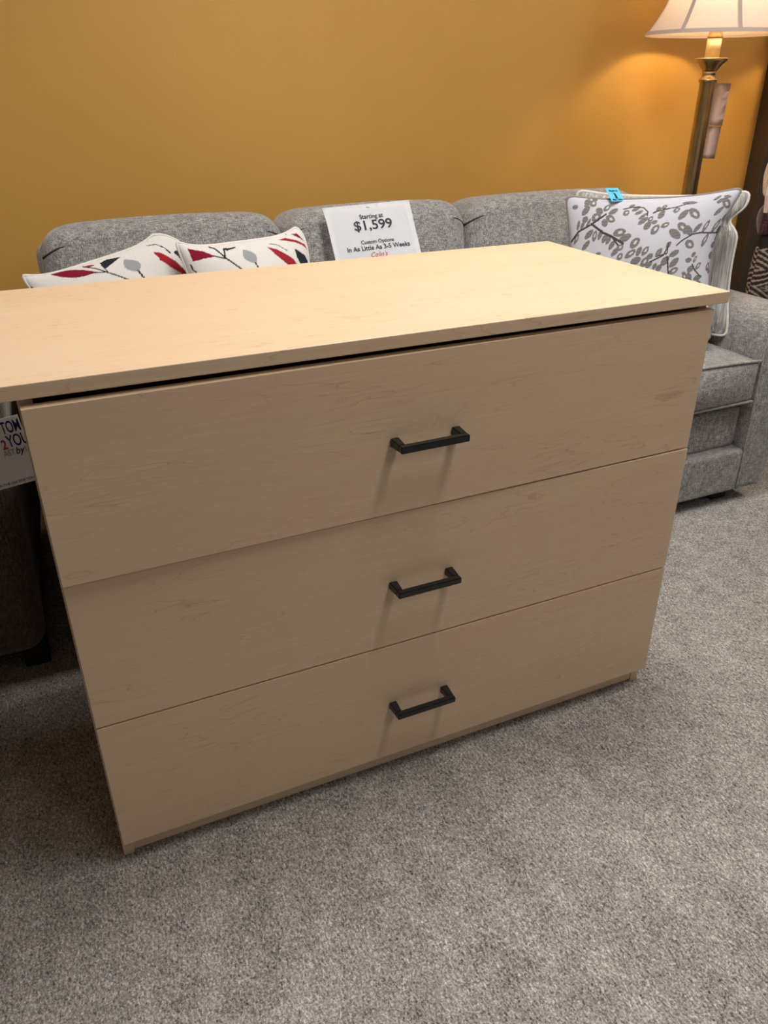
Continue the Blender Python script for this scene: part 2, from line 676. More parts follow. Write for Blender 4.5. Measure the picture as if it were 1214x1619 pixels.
for left in (True, False):
    sm = smooth_curve([(x, z, 0) for x, z in arm_profile(left)], 5)
    cx = sum(p[0] for p in sm) / len(sm)
    cz = sum(p[1] for p in sm) / len(sm)
    bm = bmesh.new()
    rings = []
    # rounded front: rings shrink towards the centre of the panel
    for y, s in ((0.6185, 0.55), (0.6195, 0.80), (0.622, 0.90), (0.627, 0.955), (0.636, 0.985), (0.650, 1.0), (0.85, 1.0), (1.1, 1.0), (1.35, 1.0), (1.58, 1.0)):
        ring = []
        for p in sm:
            d = 0.016 if s > 0 else 0
            px, pz = p[0], p[1]
            dx, dz = px - cx, pz - cz
            L = math.hypot(dx, dz)
            inset = (1 - s) * 0.11
            k = max(0.05, (L - inset) / L)
            ring.append(bm.verts.new(sub((cx + dx * k, y, cz + dz * k))))
        rings.append(ring)
    n = len(sm)
    for A, B in zip(rings, rings[1:]):
        for k in range(n):
            bm.faces.new((A[k], A[(k + 1) % n], B[(k + 1) % n], B[k]))
    bm.faces.new(rings[0])
    bm.faces.new(rings[-1])
    arm = link('arm', bm, 'sofa', sofa)
    pts = []
    for p in sm:
        dx, dz = p[0] - cx, p[1] - cz
        L = math.hypot(dx, dz)
        k = (L - 0.004) / L
        pts.append(sub((cx + dx * k, 0.6265, cz + dz * k)))
    tube('welt', pts, 0.0042, 'welt', arm, 6)

# back: frame behind, three plump cushions in front
sofa_soft('back_frame', (1.14, 1.63, 0.475), (1.045, 0.055, 0.395), 0.05)
BX = [0.105, 0.812, 1.458, 2.20]


def back_bulge(co, h):
    u, v, w = co.x / h[0], co.y / h[1], co.z / h[2]
    k = max(0.0, 1 - abs(u) ** 4)
    if w > 0:
        co.z += 0.012 * max(0.0, 1 - u * u) * w
        # shoulders drop towards the seams
        e = max(0.0, abs(u) - 0.66) / 0.34
        co.z -= 0.034 * e ** 2.2 * w
    if v < 0:
        co.y -= 0.036 * k * max(0.0, 1 - (w + 0.25) ** 2) * (-v)
    return co


for i in range(3):
    x0, x1 = BX[i] + 0.001, BX[i + 1] - 0.001
    half = ((x1 - x0) / 2 + 0.004, 0.125, 0.232)
    bm = soft_box(half, 0.06, back_bulge, 20, 6)
    mx = Matrix.Translation(sub(((x0 + x1) / 2, 1.452, 0.700))) @ Matrix.Rotation(R(-8), 4, 'X')
    bc = link('back_cushion', bm, 'sofa', sofa, mx=mx)
    # pleat stitches running in from the corner seams
    for sg in (-1, 1):
        if i == 2 and sg == 1:
            continue
        pts = []
        for k in range(9):
            t = k / 8
            pts.append((sg * (half[0] - 0.004 - 0.060 * t), -0.096 - 0.016 * t ** 0.5 + (0.012 if False else 0), 0.150 + 0.028 * math.sin(t * 1.4)))
        # follow the surface: cast from the front
        dg = None
        q = []
        me = bc.data
        for p in pts:
            best = None
            for v in me.vertices:
                if v.co.y < 0.02:
                    dd = (v.co.x - p[0]) ** 2 + (v.co.z - p[2]) ** 2
                    if best is None or dd < best[0]:
                        best = (dd, v.co.y)
            q.append(best[1])
        for k in range(2):
            q = [q[0]] + [(q[j - 1] + q[j] + q[j + 1]) / 3 for j in range(1, len(q) - 1)] + [q[-1]]
        pts = [(p[0], yy - 0.0005, p[2]) for p, yy in zip(pts, q)]
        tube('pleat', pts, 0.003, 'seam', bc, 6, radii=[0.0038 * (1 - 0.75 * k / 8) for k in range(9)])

for x in (0.16, 2.12):
    for y in (0.70, 1.60):
        bm = bmesh.new()
        add_box(bm, x - 0.035, x + 0.035, y - 0.035, y + 0.035, 0, 0.05, 0.006)
        bmesh.ops.translate(bm, verts=bm.verts, vec=-SO)
        link('foot', bm, 'foot', sofa, smooth=False)

# ------------------------------------------------------------------ pillows
def pillow(name, label, cat, C, yaw, pitch, roll, w, h, th, pinch, paint, mat, n=150, piping=None, pipe_r=0.0045, group=None, ear=0.0, swell=0.0, edge_pow=3, notch=0.0):
    """square scatter pillow: local X right, Z up, face looks along -Y; origin at the pillow's middle"""
    root = thing(name, label, cat, C, (0, 0, 0), group)
    root.rotation_euler = (Matrix.Rotation(yaw, 3, 'Z') @ Matrix.Rotation(pitch, 3, 'X') @ Matrix.Rotation(roll, 3, 'Y')).to_euler()
    a = np.linspace(-1, 1, n + 1)
    a = np.sign(a) * (1 - (1 - np.abs(a)) ** 1.25)
    U, V = np.meshgrid(a, a)
    X = w / 2 * U * (1 - pinch * (1 - V ** 2))
    Z = h / 2 * V * (1 - pinch * (1 - np.abs(U) ** edge_pow))
    run = 0.5 if swell >= 0 else 1.0
    tq = np.clip((1 - V) / run, 0, 1)
    X = X + swell * ((U + 1) / 2) ** 2 * tq * (2 - tq)
    X = X - notch * ((U + 1) / 2) ** 5 * np.exp(-((V - 0.60) / 0.13) ** 2)
    # round the very corners
    cr = (np.clip(np.abs(U), 0, 1) ** 14) * (np.clip(np.abs(V), 0, 1) ** 14)
    X *= 1 - 0.05 * cr
    Z *= 1 - 0.05 * cr
    D = ((1 - U ** 2) ** 0.55) * ((1 - V ** 2) ** 0.55)
    D = D * (1 + 0.04 * np.sin(5 * U + 1.3) * np.sin(4 * V + 0.4))
    bend = ear * (U ** 2 * V ** 2)
    out = []
    for side, nm in ((-1, 'front_cover'), (1, 'back_cover')):
        Y = side * th / 2 * D - bend
        co = np.stack([X, Y, Z], -1).reshape(-1, 3)
        idx = np.arange((n + 1) * (n + 1)).reshape(n + 1, n + 1)
        f = np.stack([idx[:-1, :-1], idx[:-1, 1:], idx[1:, 1:], idx[1:, :-1]], -1).reshape(-1, 4)
        if side > 0:
            f = f[:, ::-1]
        me = bpy.data.meshes.new(nm)
        me.from_pydata(co.tolist(), [], f.tolist())
        me.materials.append(M[mat])
        me.polygons.foreach_set('use_smooth', [True] * len(me.polygons))
        if paint is not None:
            colr = paint(U * side * -1 if side > 0 else U, V)
            at = me.attributes.new('pattern', 'FLOAT_COLOR', 'POINT')
            buf = np.ones(((n + 1) * (n + 1), 4), dtype=np.float32)
            buf[:, :3] = colr.reshape(-1, 3)
            at.data.foreach_set('color', buf.ravel())
        me.update()
        o = bpy.data.objects.new(nm, me)
        COL.objects.link(o)
        o.parent = root
    if piping:
        rim = []
        m = 40
        loop = [(t, 1) for t in np.linspace(-1, 1, m)[:-1]] + [(1, t) for t in np.linspace(1, -1, m)[:-1]] + \
               [(t, -1) for t in np.linspace(1, -1, m)[:-1]] + [(-1, t) for t in np.linspace(-1, 1, m)[:-1]]
        for u, v in loop:
            c_ = (abs(u) ** 14) * (abs(v) ** 14)
            tq = min(1.0, max(0.0, (1 - v) / run))
            rim.append(((w / 2 * u * (1 - pinch * (1 - v * v)) + swell * ((u + 1) / 2) ** 2 * tq * (2 - tq) - notch * ((u + 1) / 2) ** 5 * math.exp(-((v - 0.60) / 0.13) ** 2)) * (1 - 0.05 * c_), -ear * u * u * v * v, h / 2 * v * (1 - pinch * (1 - abs(u) ** edge_pow)) * (1 - 0.05 * c_)))
        tube('piping', rim, pipe_r, piping, root, 8, closed=True)
    return root


def L3(*rgb):
    return np.array(lin(*rgb)[:3])


def seg_dist(U, V, pts, asp):
    d = np.full(U.shape, 9.0)
    for (x0, y0), (x1, y1) in zip(pts, pts[1:]):
        dx, dy = (x1 - x0) * asp, y1 - y0
        L2 = dx * dx + dy * dy + 1e-12
        px, py = (U - x0) * asp, V - y0
        t = np.clip((px * dx + py * dy) / L2, 0, 1)
        d = np.minimum(d, np.hypot(px - t * dx, py - t * dy))
    return d


def leaf_mask(U, V, a, b, wid, asp, blunt=0.0):
    """pointed leaf from a to b, widest a little past the middle"""
    dx, dy = (b[0] - a[0]) * asp, b[1] - a[1]
    L = math.hypot(dx, dy)
    px, py = (U - a[0]) * asp, V - a[1]
    t = (px * dx + py * dy) / (L * L)
    s = np.abs(-px * dy + py * dx) / L
    tt = np.clip(t, 0, 1)
    prof = np.sin(PI * tt ** (1.0 + blunt)) ** 0.9
    return (t > 0) & (t < 1) & (s < wid * prof)


def poly_mask(U, V, poly):
    inside = np.zeros(U.shape, bool)
    n = len(poly)
    for i in range(n):
        x0, y0 = poly[i]
        x1, y1 = poly[(i + 1) % n]
        c = ((y0 > V) != (y1 > V)) & (U < (x1 - x0) * (V - y0) / (y1 - y0 + 1e-12) + x0)
        inside ^= c
    return inside


# prints on the pillow covers, in each cover's own (across, up) coordinates from -1 to 1
#PAT0
LEAF_ONE = [
    ('leaf', [(-0.626, 0.985), (-0.089, 0.791)], 0.076, 'crimson'),
    ('line', [(-0.181, 0.953), (-0.069, 0.859), (0.01, 0.742), (0.187, 0.514), (0.284, 0.392)], 0.0111, 'ink'),
    ('line', [(-0.146, 0.803), (0.026, 0.734)], 0.0099, 'ink'),
    ('leaf', [(-0.173, 0.949), (-0.042, 0.916)], 0.0189, 'red'),
    ('poly', [(0.038, 0.925), (0.154, 0.952), (0.326, 0.92), (0.227, 0.882), (0.018, 0.794), (0.015, 0.85)], 0, 'ink'),
    ('line', [(0.031, 0.821), (0.024, 0.745)], 0.0099, 'ink'),
    ('leaf', [(0.319, 0.857), (0.357, 0.581)], 0.0991, 'grey'),
    ('line', [(0.351, 0.605), (0.383, 0.454)], 0.0113, 'ink'),
    ('poly', [(0.674, 0.818), (0.728, 0.763), (0.769, 0.635), (0.839, 0.481), (0.926, 0.261), (0.849, 0.304), (0.734, 0.48), (0.659, 0.642)], 0, 'red'),
    ('line', [(0.877, 0.654), (0.901, 0.547), (0.924, 0.42), (0.956, 0.262)], 0.0264, 'ink'),
    ('line', [(0.736, 0.934), (0.808, 0.892), (0.819, 0.802), (0.816, 0.679)], 0.0067, 'ink'),
    ('leaf', [(-0.985, 0.785), (-0.985, 0.75)], 0.0245, 'ink'),
]
LEAF_TWO = [
    ('poly', [(-0.856, 0.926), (-0.656, 0.904), (-0.5, 0.803), (-0.701, 0.774), (-0.876, 0.715)], 0, 'crimson'),
    ('line', [(-0.515, 0.967), (-0.453, 0.93), (-0.369, 0.753), (-0.203, 0.545), (-0.077, 0.386)], 0.0125, 'ink'),
    ('line', [(-0.509, 0.804), (-0.372, 0.747)], 0.0106, 'ink'),
    ('poly', [(-0.34, 0.919), (-0.228, 0.915), (-0.128, 0.919), (-0.151, 0.897), (-0.236, 0.885), (-0.293, 0.871), (-0.334, 0.895)], 0, 'ink'),
    ('line', [(-0.33, 0.901), (-0.364, 0.789)], 0.0106, 'ink'),
    ('leaf', [(-0.056, 0.853), (0.056, 0.603)], 0.0895, 'grey'),
    ('line', [(0.047, 0.617), (0.059, 0.521)], 0.011, 'ink'),
    ('poly', [(0.336, 0.848), (0.469, 0.783), (0.562, 0.701), (0.679, 0.584), (0.732, 0.479), (0.58, 0.499), (0.483, 0.598), (0.398, 0.717)], 0, 'red'),
    ('poly', [(0.755, 0.734), (0.902, 0.58), (0.974, 0.431), (0.789, 0.478), (0.744, 0.609)], 0, 'ink'),
    ('poly', [(0.576, 0.933), (0.696, 0.94), (0.839, 0.844), (0.957, 0.718), (0.985, 0.618), (0.906, 0.733), (0.803, 0.824), (0.682, 0.89)], 0, 'red'),
    ('poly', [(0.816, 0.958), (0.909, 0.922), (0.975, 0.746), (0.92, 0.828)], 0, 'crimson'),
    ('line', [(0.405, 0.894), (0.509, 0.858), (0.616, 0.738)], 0.0058, 'ink'),
    ('line', [(0.754, 0.985), (0.754, 0.97)], 0.0074, 'ink'),
    ('line', [(-0.928, 0.653), (-0.925, 0.584), (-0.888, 0.552)], 0.011, 'ink'),
]
FLORAL = [
    ('oval', [(-0.765, 0.915), (-0.697, 0.985)], 0.0281, 'leaf'),
    ('hole', [(-0.696, 0.895), (-0.629, 0.966)], 0.0421, 'leaf'),
    ('oval', [(-0.769, 0.875), (-0.709, 0.934)], 0.024, 'leaf'),
    ('oval', [(-0.809, 0.755), (-0.712, 0.882)], 0.0341, 'leaf'),
    ('oval', [(-0.672, 0.985), (-0.609, 0.985)], 0.0177, 'leaf'),
    ('oval', [(-0.628, 0.849), (-0.553, 0.812)], 0.0485, 'leaf'),
    ('hole', [(-0.537, 0.836), (-0.462, 0.919)], 0.0315, 'leaf'),
    ('oval', [(-0.476, 0.791), (-0.373, 0.865)], 0.0314, 'leaf'),
    ('hole', [(-0.681, 0.687), (-0.589, 0.787)], 0.0518, 'leaf'),
    ('oval', [(-0.533, 0.613), (-0.528, 0.719)], 0.0451, 'leaf'),
    ('hole', [(-0.507, 0.755), (-0.408, 0.697)], 0.0487, 'leaf'),
    ('oval', [(-0.806, 0.653), (-0.747, 0.739)], 0.0339, 'leaf'),
    ('oval', [(-0.845, 0.558), (-0.783, 0.678)], 0.0202, 'leaf'),
    ('oval', [(-0.772, 0.588), (-0.706, 0.714)], 0.017, 'leaf'),
    ('oval', [(-0.891, 0.541), (-0.854, 0.67)], 0.0199, 'leaf'),
    ('hole', [(-0.942, 0.35), (-0.878, 0.486)], 0.0253, 'leaf'),
    ('oval', [(-0.789, 0.431), (-0.685, 0.559)], 0.0343, 'leaf'),
    ('hole', [(-0.683, 0.402), (-0.642, 0.55)], 0.031, 'leaf'),
    ('oval', [(-0.832, 0.273), (-0.733, 0.405)], 0.0309, 'leaf'),
    ('oval', [(-0.924, 0.827), (-0.856, 0.873)], 0.0265, 'leaf'),
    ('oval', [(-0.615, 0.428), (-0.566, 0.565)], 0.0277, 'leaf'),
    ('oval', [(-0.559, 0.388), (-0.5, 0.507)], 0.0349, 'leaf'),
    ('oval', [(-0.509, 0.365), (-0.445, 0.496)], 0.0279, 'leaf'),
    ('oval', [(-0.467, 0.288), (-0.399, 0.413)], 0.0315, 'leaf'),
    ('hole', [(-0.413, 0.508), (-0.264, 0.554)], 0.0557, 'leaf'),
    ('oval', [(-0.332, 0.413), (-0.189, 0.493)], 0.0487, 'leaf'),
    ('oval', [(-0.429, 0.198), (-0.338, 0.317)], 0.0352, 'leaf'),
    ('hole', [(-0.359, 0.282), (-0.284, 0.352)], 0.0421, 'leaf'),
    ('hole', [(-0.346, 0.137), (-0.288, 0.233)], 0.0388, 'leaf'),
    ('oval', [(-0.653, 0.215), (-0.579, 0.24)], 0.021, 'leaf'),
    ('hole', [(-0.175, 0.315), (-0.075, 0.443)], 0.0554, 'leaf'),
    ('hole', [(-0.239, 0.172), (-0.11, 0.278)], 0.042, 'leaf'),
    ('oval', [(-0.158, 0.087), (-0.03, 0.156)], 0.0493, 'leaf'),
    ('oval', [(-0.085, 0.193), (-0.035, 0.323)], 0.0348, 'leaf'),
    ('hole', [(-0.012, 0.204), (0.067, 0.321)], 0.038, 'leaf'),
    ('hole', [(-0.009, 0.036), (0.073, 0.166)], 0.049, 'leaf'),
    ('oval', [(0.063, 0.154), (0.138, 0.212)], 0.0382, 'leaf'),
    ('oval', [(0.056, 0.022), (0.137, 0.105)], 0.0351, 'leaf'),
    ('oval', [(0.158, -0.004), (0.199, 0.08)], 0.0281, 'leaf'),
    ('oval', [(0.208, -0.029), (0.272, 0.054)], 0.0386, 'leaf'),
    ('hole', [(0.183, 0.175), (0.254, 0.291)], 0.0377, 'leaf'),
    ('oval', [(0.272, 0.054), (0.365, 0.17)], 0.0482, 'leaf'),
    ('oval', [(0.316, 0.301), (0.357, 0.381)], 0.0336, 'leaf'),
    ('hole', [(-0.299, 0.779), (-0.238, 0.836)], 0.0381, 'leaf'),
    ('oval', [(-0.198, 0.835), (-0.111, 0.891)], 0.0275, 'leaf'),
    ('oval', [(-0.158, 0.787), (-0.074, 0.83)], 0.0239, 'leaf'),
    ('oval', [(-0.11, 0.714), (-0.02, 0.793)], 0.0204, 'leaf'),
    ('oval', [(-0.108, 0.644), (-0.001, 0.733)], 0.034, 'leaf'),
    ('oval', [(-0.02, 0.57), (0.041, 0.662)], 0.0441, 'leaf'),
    ('hole', [(0.013, 0.674), (0.058, 0.743)], 0.0337, 'leaf'),
    ('oval', [(0.056, 0.661), (0.127, 0.67)], 0.0268, 'leaf'),
    ('hole', [(0.082, 0.497), (0.152, 0.622)], 0.0504, 'leaf'),
    ('hole', [(0.188, 0.597), (0.279, 0.639)], 0.0362, 'leaf'),
    ('oval', [(0.089, 0.823), (0.133, 0.867)], 0.0332, 'leaf'),
    ('oval', [(0.134, 0.716), (0.183, 0.818)], 0.0396, 'leaf'),
    ('hole', [(0.145, 0.855), (0.196, 0.886)], 0.023, 'leaf'),
    ('oval', [(-0.237, 0.896), (-0.172, 0.917)], 0.0173, 'leaf'),
    ('hole', [(0.292, 0.8), (0.358, 0.84)], 0.0349, 'leaf'),
    ('oval', [(0.387, 0.69), (0.465, 0.807)], 0.0464, 'leaf'),
    ('hole', [(0.482, 0.817), (0.634, 0.686)], 0.045, 'leaf'),
    ('oval', [(0.314, 0.545), (0.468, 0.432)], 0.0525, 'leaf'),
    ('hole', [(0.404, 0.631), (0.513, 0.532)], 0.048, 'leaf'),
    ('oval', [(0.512, 0.588), (0.619, 0.454)], 0.0412, 'leaf'),
    ('oval', [(0.491, 0.511), (0.578, 0.514)], 0.0379, 'leaf'),
    ('oval', [(0.637, 0.486), (0.705, 0.6)], 0.0359, 'leaf'),
    ('hole', [(0.759, 0.472), (0.793, 0.629)], 0.0316, 'leaf'),
    ('hole', [(0.892, 0.453), (0.941, 0.612)], 0.0326, 'leaf'),
    ('oval', [(0.968, 0.441), (0.985, 0.521)], 0.0248, 'leaf'),
    ('hole', [(0.985, 0.451), (0.985, 0.525)], 0.0303, 'leaf'),
    ('hole', [(0.816, 0.285), (0.852, 0.438)], 0.0357, 'leaf'),
    ('hole', [(0.569, 0.368), (0.688, 0.291)], 0.0515, 'leaf'),
    ('oval', [(0.985, 0.247), (0.985, 0.328)], 0.0411, 'leaf'),
    ('oval', [(0.985, 0.11), (0.985, 0.198)], 0.0364, 'leaf'),
    ('oval', [(0.985, 0.576), (0.985, 0.665)], 0.0287, 'leaf'),
    ('oval', [(0.823, 0.688), (0.892, 0.777)], 0.0368, 'leaf'),
    ('oval', [(0.768, 0.869), (0.829, 0.875)], 0.0316, 'leaf'),
    ('hole', [(0.827, 0.897), (0.969, 0.748)], 0.0357, 'leaf'),
    ('oval', [(0.715, 0.901), (0.777, 0.941)], 0.0214, 'leaf'),
    ('oval', [(0.818, 0.931), (0.91, 0.895)], 0.0175, 'leaf'),
    ('oval', [(0.369, 0.913), (0.531, 0.9)], 0.021, 'leaf'),
    ('hole', [(0.145, 0.866), (0.197, 0.892)], 0.0197, 'leaf'),
    ('oval', [(0.318, 0.301), (0.357, 0.369)], 0.0303, 'leaf'),
    ('oval', [(0.378, 0.181), (0.497, 0.246)], 0.0403, 'leaf'),
    ('oval', [(0.275, 0.054), (0.368, 0.17)], 0.0413, 'leaf'),
    ('oval', [(0.397, 0.027), (0.509, 0.141)], 0.0442, 'leaf'),
    ('hole', [(0.393, -0.068), (0.514, 0.0)], 0.0415, 'leaf'),
    ('oval', [(0.701, 0.155), (0.743, 0.214)], 0.0291, 'leaf'),
    ('oval', [(0.616, 0.113), (0.703, 0.109)], 0.0332, 'leaf'),
    ('hole', [(0.739, 0.074), (0.773, 0.162)], 0.0227, 'leaf'),
    ('oval', [(0.659, -0.038), (0.753, 0.016)], 0.0399, 'leaf'),
    ('hole', [(0.782, -0.019), (0.847, 0.068)], 0.0291, 'leaf'),
    ('oval', [(0.762, -0.155), (0.879, -0.111)], 0.0327, 'leaf'),
    ('hole', [(0.952, -0.047), (0.971, 0.06)], 0.0282, 'leaf'),
    ('oval', [(0.985, -0.082), (0.985, -0.021)], 0.019, 'leaf'),
    ('oval', [(0.207, 0.234), (0.258, 0.279)], 0.0343, 'leaf'),
    ('line', [(-0.985, 0.371), (-0.876, 0.52), (-0.694, 0.64), (-0.512, 0.79)], 0.0121, 'stem'),
    ('line', [(-0.694, 0.64), (-0.555, 0.53), (-0.434, 0.472), (-0.286, 0.376)], 0.0185, 'stem'),
    ('line', [(-0.434, 0.472), (-0.351, 0.353)], 0.0139, 'stem'),
    ('line', [(-0.303, 0.862), (-0.198, 0.888), (-0.071, 0.877), (-0.013, 0.816), (-0.009, 0.757)], 0.0075, 'stem'),
    ('line', [(0.059, 0.795), (0.104, 0.822)], 0.0103, 'stem'),
    ('line', [(0.104, 0.822), (0.16, 0.831), (0.243, 0.849)], 0.0073, 'stem'),
    ('line', [(0.114, 0.105), (0.291, 0.196), (0.338, 0.335)], 0.0106, 'stem'),
    ('line', [(0.357, 0.147), (0.384, -0.068)], 0.0109, 'stem'),
    ('line', [(0.451, 0.33), (0.531, 0.405), (0.638, 0.464), (0.724, 0.476), (0.968, 0.441), (0.985, 0.44), (0.985, 0.503)], 0.0108, 'stem'),
    ('line', [(0.985, 0.424), (0.985, 0.343)], 0.009, 'stem'),
    ('line', [(0.16, 0.842), (0.291, 0.857), (0.438, 0.901)], 0.0071, 'stem'),
    ('line', [(0.213, 0.186), (0.337, 0.218), (0.337, 0.358)], 0.0091, 'stem'),
    ('line', [(0.344, 0.171), (0.38, -0.056)], 0.0093, 'stem'),
    ('line', [(0.724, 0.051), (0.77, -0.03), (0.854, -0.11)], 0.0103, 'stem'),
]
#PAT1

# ------------------------------------------------------------------ lamp
SH = [(0.262, 1.444), (0.2585, 1.448), (0.251, 1.456), (0.237, 1.475), (0.221, 1.500), (0.199, 1.540), (0.180, 1.59), (0.169, 1.65), (0.157, 1.72), (0.150, 1.80)]
SHS = [(p[0], p[1]) for p in smooth_curve([(r, z, 0) for r, z in SH], 4)]
NP = 8
ROT = math.atan2(-2.66, -2.57) + R(-27)


def shade_r(r, ang):
    # panels bow slightly flat between the ribs
    a = (ang - ROT) % (2 * PI / NP) - PI / NP
    return r * (math.cos(PI / NP) / math.cos(a) * 0.35 + 0.65)


def floor_lamp(LX, LY, LZ, label):
    lamp = thing('floor_lamp', label, 'lamp', (LX, LY, 0))
    lathe('base', [(0.150, 0.0), (0.152, 0.012), (0.140, 0.022), (0.100, 0.032), (0.055, 0.050), (0.036, 0.075), (0.032, 0.10)], 'brass', lamp)
    lathe('pole', [(0.030, 0.095), (0.030, 0.30), (0.0295, 0.9), (0.029, 1.285), (0.0335, 1.288), (0.0345, 1.293), (0.0335, 1.298),
                   (0.026, 1.303), (0.0245, 1.315), (0.026, 1.326)], 'brass', lamp)
    lathe('cup', [(0.026, 1.324), (0.030, 1.330), (0.042, 1.346), (0.058, 1.360), (0.060, 1.364), (0.060, 1.368), (0.052, 1.369), (0.030, 1.364)], 'brass', lamp)
    lathe('sleeve', [(0.0265, 1.364), (0.0265, 1.433), (0.024, 1.434)], 'sleeve', lamp, 28)
    bm = bmesh.new()
    add_lathe(bm, [(0.027, 1.434), (0.028, 1.438), (0.024, 1.442), (0.0255, 1.450), (0.020, 1.458), (0.022, 1.470), (0.016, 1.50)], 24)
    add_tube(bm, [(-0.034, 0.020, 1.515), (-0.022, 0.013, 1.49), (0, 0, 1.485), (0.022, -0.013, 1.49), (0.034, -0.020, 1.515)], 0.008)
    for sg in (-1, 1):
        add_tube(bm, [(sg * 0.034, -sg * 0.020, 1.505), (sg * 0.034, -sg * 0.020, 1.568)], 0.017, 14)
    add_tube(bm, [(0, 0, 1.49), (0, 0, 1.83)], 0.005)
    link('socket', bm, 'socket', lamp)

    bulbs = [(-0.034, 0.020, 1.620), (0.034, -0.020, 1.620)]
    for bx, by, bz in bulbs:
        bm = bmesh.new()
        add_lathe(bm, [(0.010, -0.055), (0.011, -0.042), (0.016, -0.025), (0.022, -0.008), (0.023, 0.003), (0.021, 0.012), (0.014, 0.020), (0.004, 0.023)], 20)
        link('bulb', bm, 'bulb', lamp, mx=Matrix.Translation((bx, by, bz)))
        ld = bpy.data.lights.new('lamp_glow', 'POINT')
        ld.energy = 41.0
        ld.color = (1.0, 0.74, 0.42)
        ld.shadow_soft_size = 0.026
        lo = bpy.data.objects.new('lamp_glow', ld)
        COL.objects.link(lo)
        lo.location = (LX + bx, LY + by, bz)

    bm = bmesh.new()
    NS = 96
    rings = []
    for r, z in SHS:
        rings.append([bm.verts.new((shade_r(r, 2 * PI * k / NS + ROT) * math.cos(2 * PI * k / NS + ROT), shade_r(r, 2 * PI * k / NS + ROT) * math.sin(2 * PI * k / NS + ROT), z)) for k in range(NS)])
    for A, B in zip(rings, rings[1:]):
        for k in range(NS):
            bm.faces.new((A[k], A[(k + 1) % NS], B[(k + 1) % NS], B[k]))
    shade = link('lamp_shade', bm, 'shade', lamp)
    for k in range(NP):
        ang = ROT + 2 * PI * k / NP
        bm = bmesh.new()
        rows = []
        for r, z in SHS:
            rr = r + 0.0015
            d = 0.0075 / rr * (0.75 + 0.25 * r / 0.26)
            rows.append([bm.verts.new((rr * math.cos(ang + s), rr * math.sin(ang + s), z)) for s in (-d, 0, d)])
        for A, B in zip(rows, rows[1:]):
            for j in range(2):
                bm.faces.new((A[j], A[j + 1], B[j + 1], B[j]))
        link('rib', bm, 'shade_trim', shade)
    bm = bmesh.new()
    rows = []
    for dz, dr in ((0.0, 0.001), (0.003, -0.0015), (0.008, -0.0055), (0.0135, -0.0105)):
        rows.append([bm.verts.new(((shade_r(0.2625 + dr, 2 * PI * k / NS + ROT) + 0.0016) * math.cos(2 * PI * k / NS + ROT), (shade_r(0.2625 + dr, 2 * PI * k / NS + ROT) + 0.0016) * math.sin(2 * PI * k / NS + ROT), 1.443 + dz)) for k in range(NS)])
    for A, B in zip(rows, rows[1:]):
        for k in range(NS):
            bm.faces.new((A[k], A[(k + 1) % NS], B[(k + 1) % NS], B[k]))
    link('rim_band', bm, 'shade_trim', shade)
    return lamp


lamp = floor_lamp(2.606, 1.55, 0, 'antique brass floor lamp with lit cream bell shade beside the sofa')
floor_lamp(3.36, 1.515, 0, 'second lit brass floor lamp standing behind the bench by the dark panel')

# two price cards hanging from the lamp on a string
ct = bpy.data.objects.new('hang_tag', None)
ct.empty_display_size = 0.05
COL.objects.link(ct)
ct.parent = lamp
for (xa, xb, z0, z1, lean) in ((0.0, 0.060, -0.148, 0.0, 0.03), (-0.002, 0.058, -0.268, -0.150, -0.03)):
    bm = bmesh.new()
    g = 6
    rows = []
    for i in range(g + 1):
        z = z0 + (z1 - z0) * i / g
        yy = 0.003 * math.sin(PI * i / g)
        rows.append([bm.verts.new((x, yy, z)) for x in (xa, (xa + xb) / 2, xb)])
    for A, B in zip(rows, rows[1:]):
        for j in range(2):
            bm.faces.new((A[j], A[j + 1], B[j + 1], B[j]))
    bmesh.ops.solidify(bm, geom=list(bm.faces), thickness=0.0006)
    link('card', bm, 'tag', ct)
tube('string', [(0.006, 0.0, -0.004), (0.002, -0.01, 0.02), (-0.012, -0.012, 0.05)], 0.0008, 'string', ct, 5)
ct.location = (0.048, 0.012, 1.285)
ct.rotation_euler = (0, R(2), R(-42))

# ------------------------------------------------------------------ price sheet on the sofa back
ps = thing('price_sheet', 'white printed price sheet pinned to the sofa back', 'sign', (0, 0, 0))
bm = bmesh.new()
PW, PH = 0.292, 0.224
rows = []
for i in range(13):
    z = -PH * i / 12
    row = []
    for j in range(17):
        x = -PW / 2 + PW * j / 16
        curl = 0.010 * max(0.0, 1 - math.hypot((x + PW / 2) / 0.05, z / 0.05)) ** 1.5
        row.append(bm.verts.new((x, curl * 1.2 - 0.0, z + curl * 0.5)))
    rows.append(row)
for A, B in zip(rows, rows[1:]):
    for j in range(16):
        bm.faces.new((A[j], A[j + 1], B[j + 1], B[j]))
bmesh.ops.solidify(bm, geom=list(bm.faces), thickness=0.0005)
link('sheet', bm, 'paper', ps)
text(ps, 'Starting at', 0.0195, 0.004, -0.046, 'ink', bold=0.012)
text(ps, '$1,599', 0.042, 0.004, -0.081, 'ink', bold=0.014, sx=1.14)
text(ps, 'Custom Options', 0.0165, 0.006, -0.125, 'ink', bold=0.008)
text(ps, 'In As Little As 3-5 Weeks', 0.0205, 0.006, -0.145, 'ink', bold=0.014, sx=1.0)
text(ps, "Colin's", 0.021, 0.0, -0.168, 'red', shear=0.35)
bm = bmesh.new()
add_tube(bm, [(-0.006, -0.001, -0.0105), (-0.004, -0.0025, -0.0105), (0.004, -0.0025, -0.012), (0.006, -0.001, -0.012)], 0.0007, 6)
link('staple', bm, 'grey_ink', ps)
ps.location = (1.072, 1.322, 0.958)
ps.rotation_euler = (R(-30), R(-1.5), R(0))

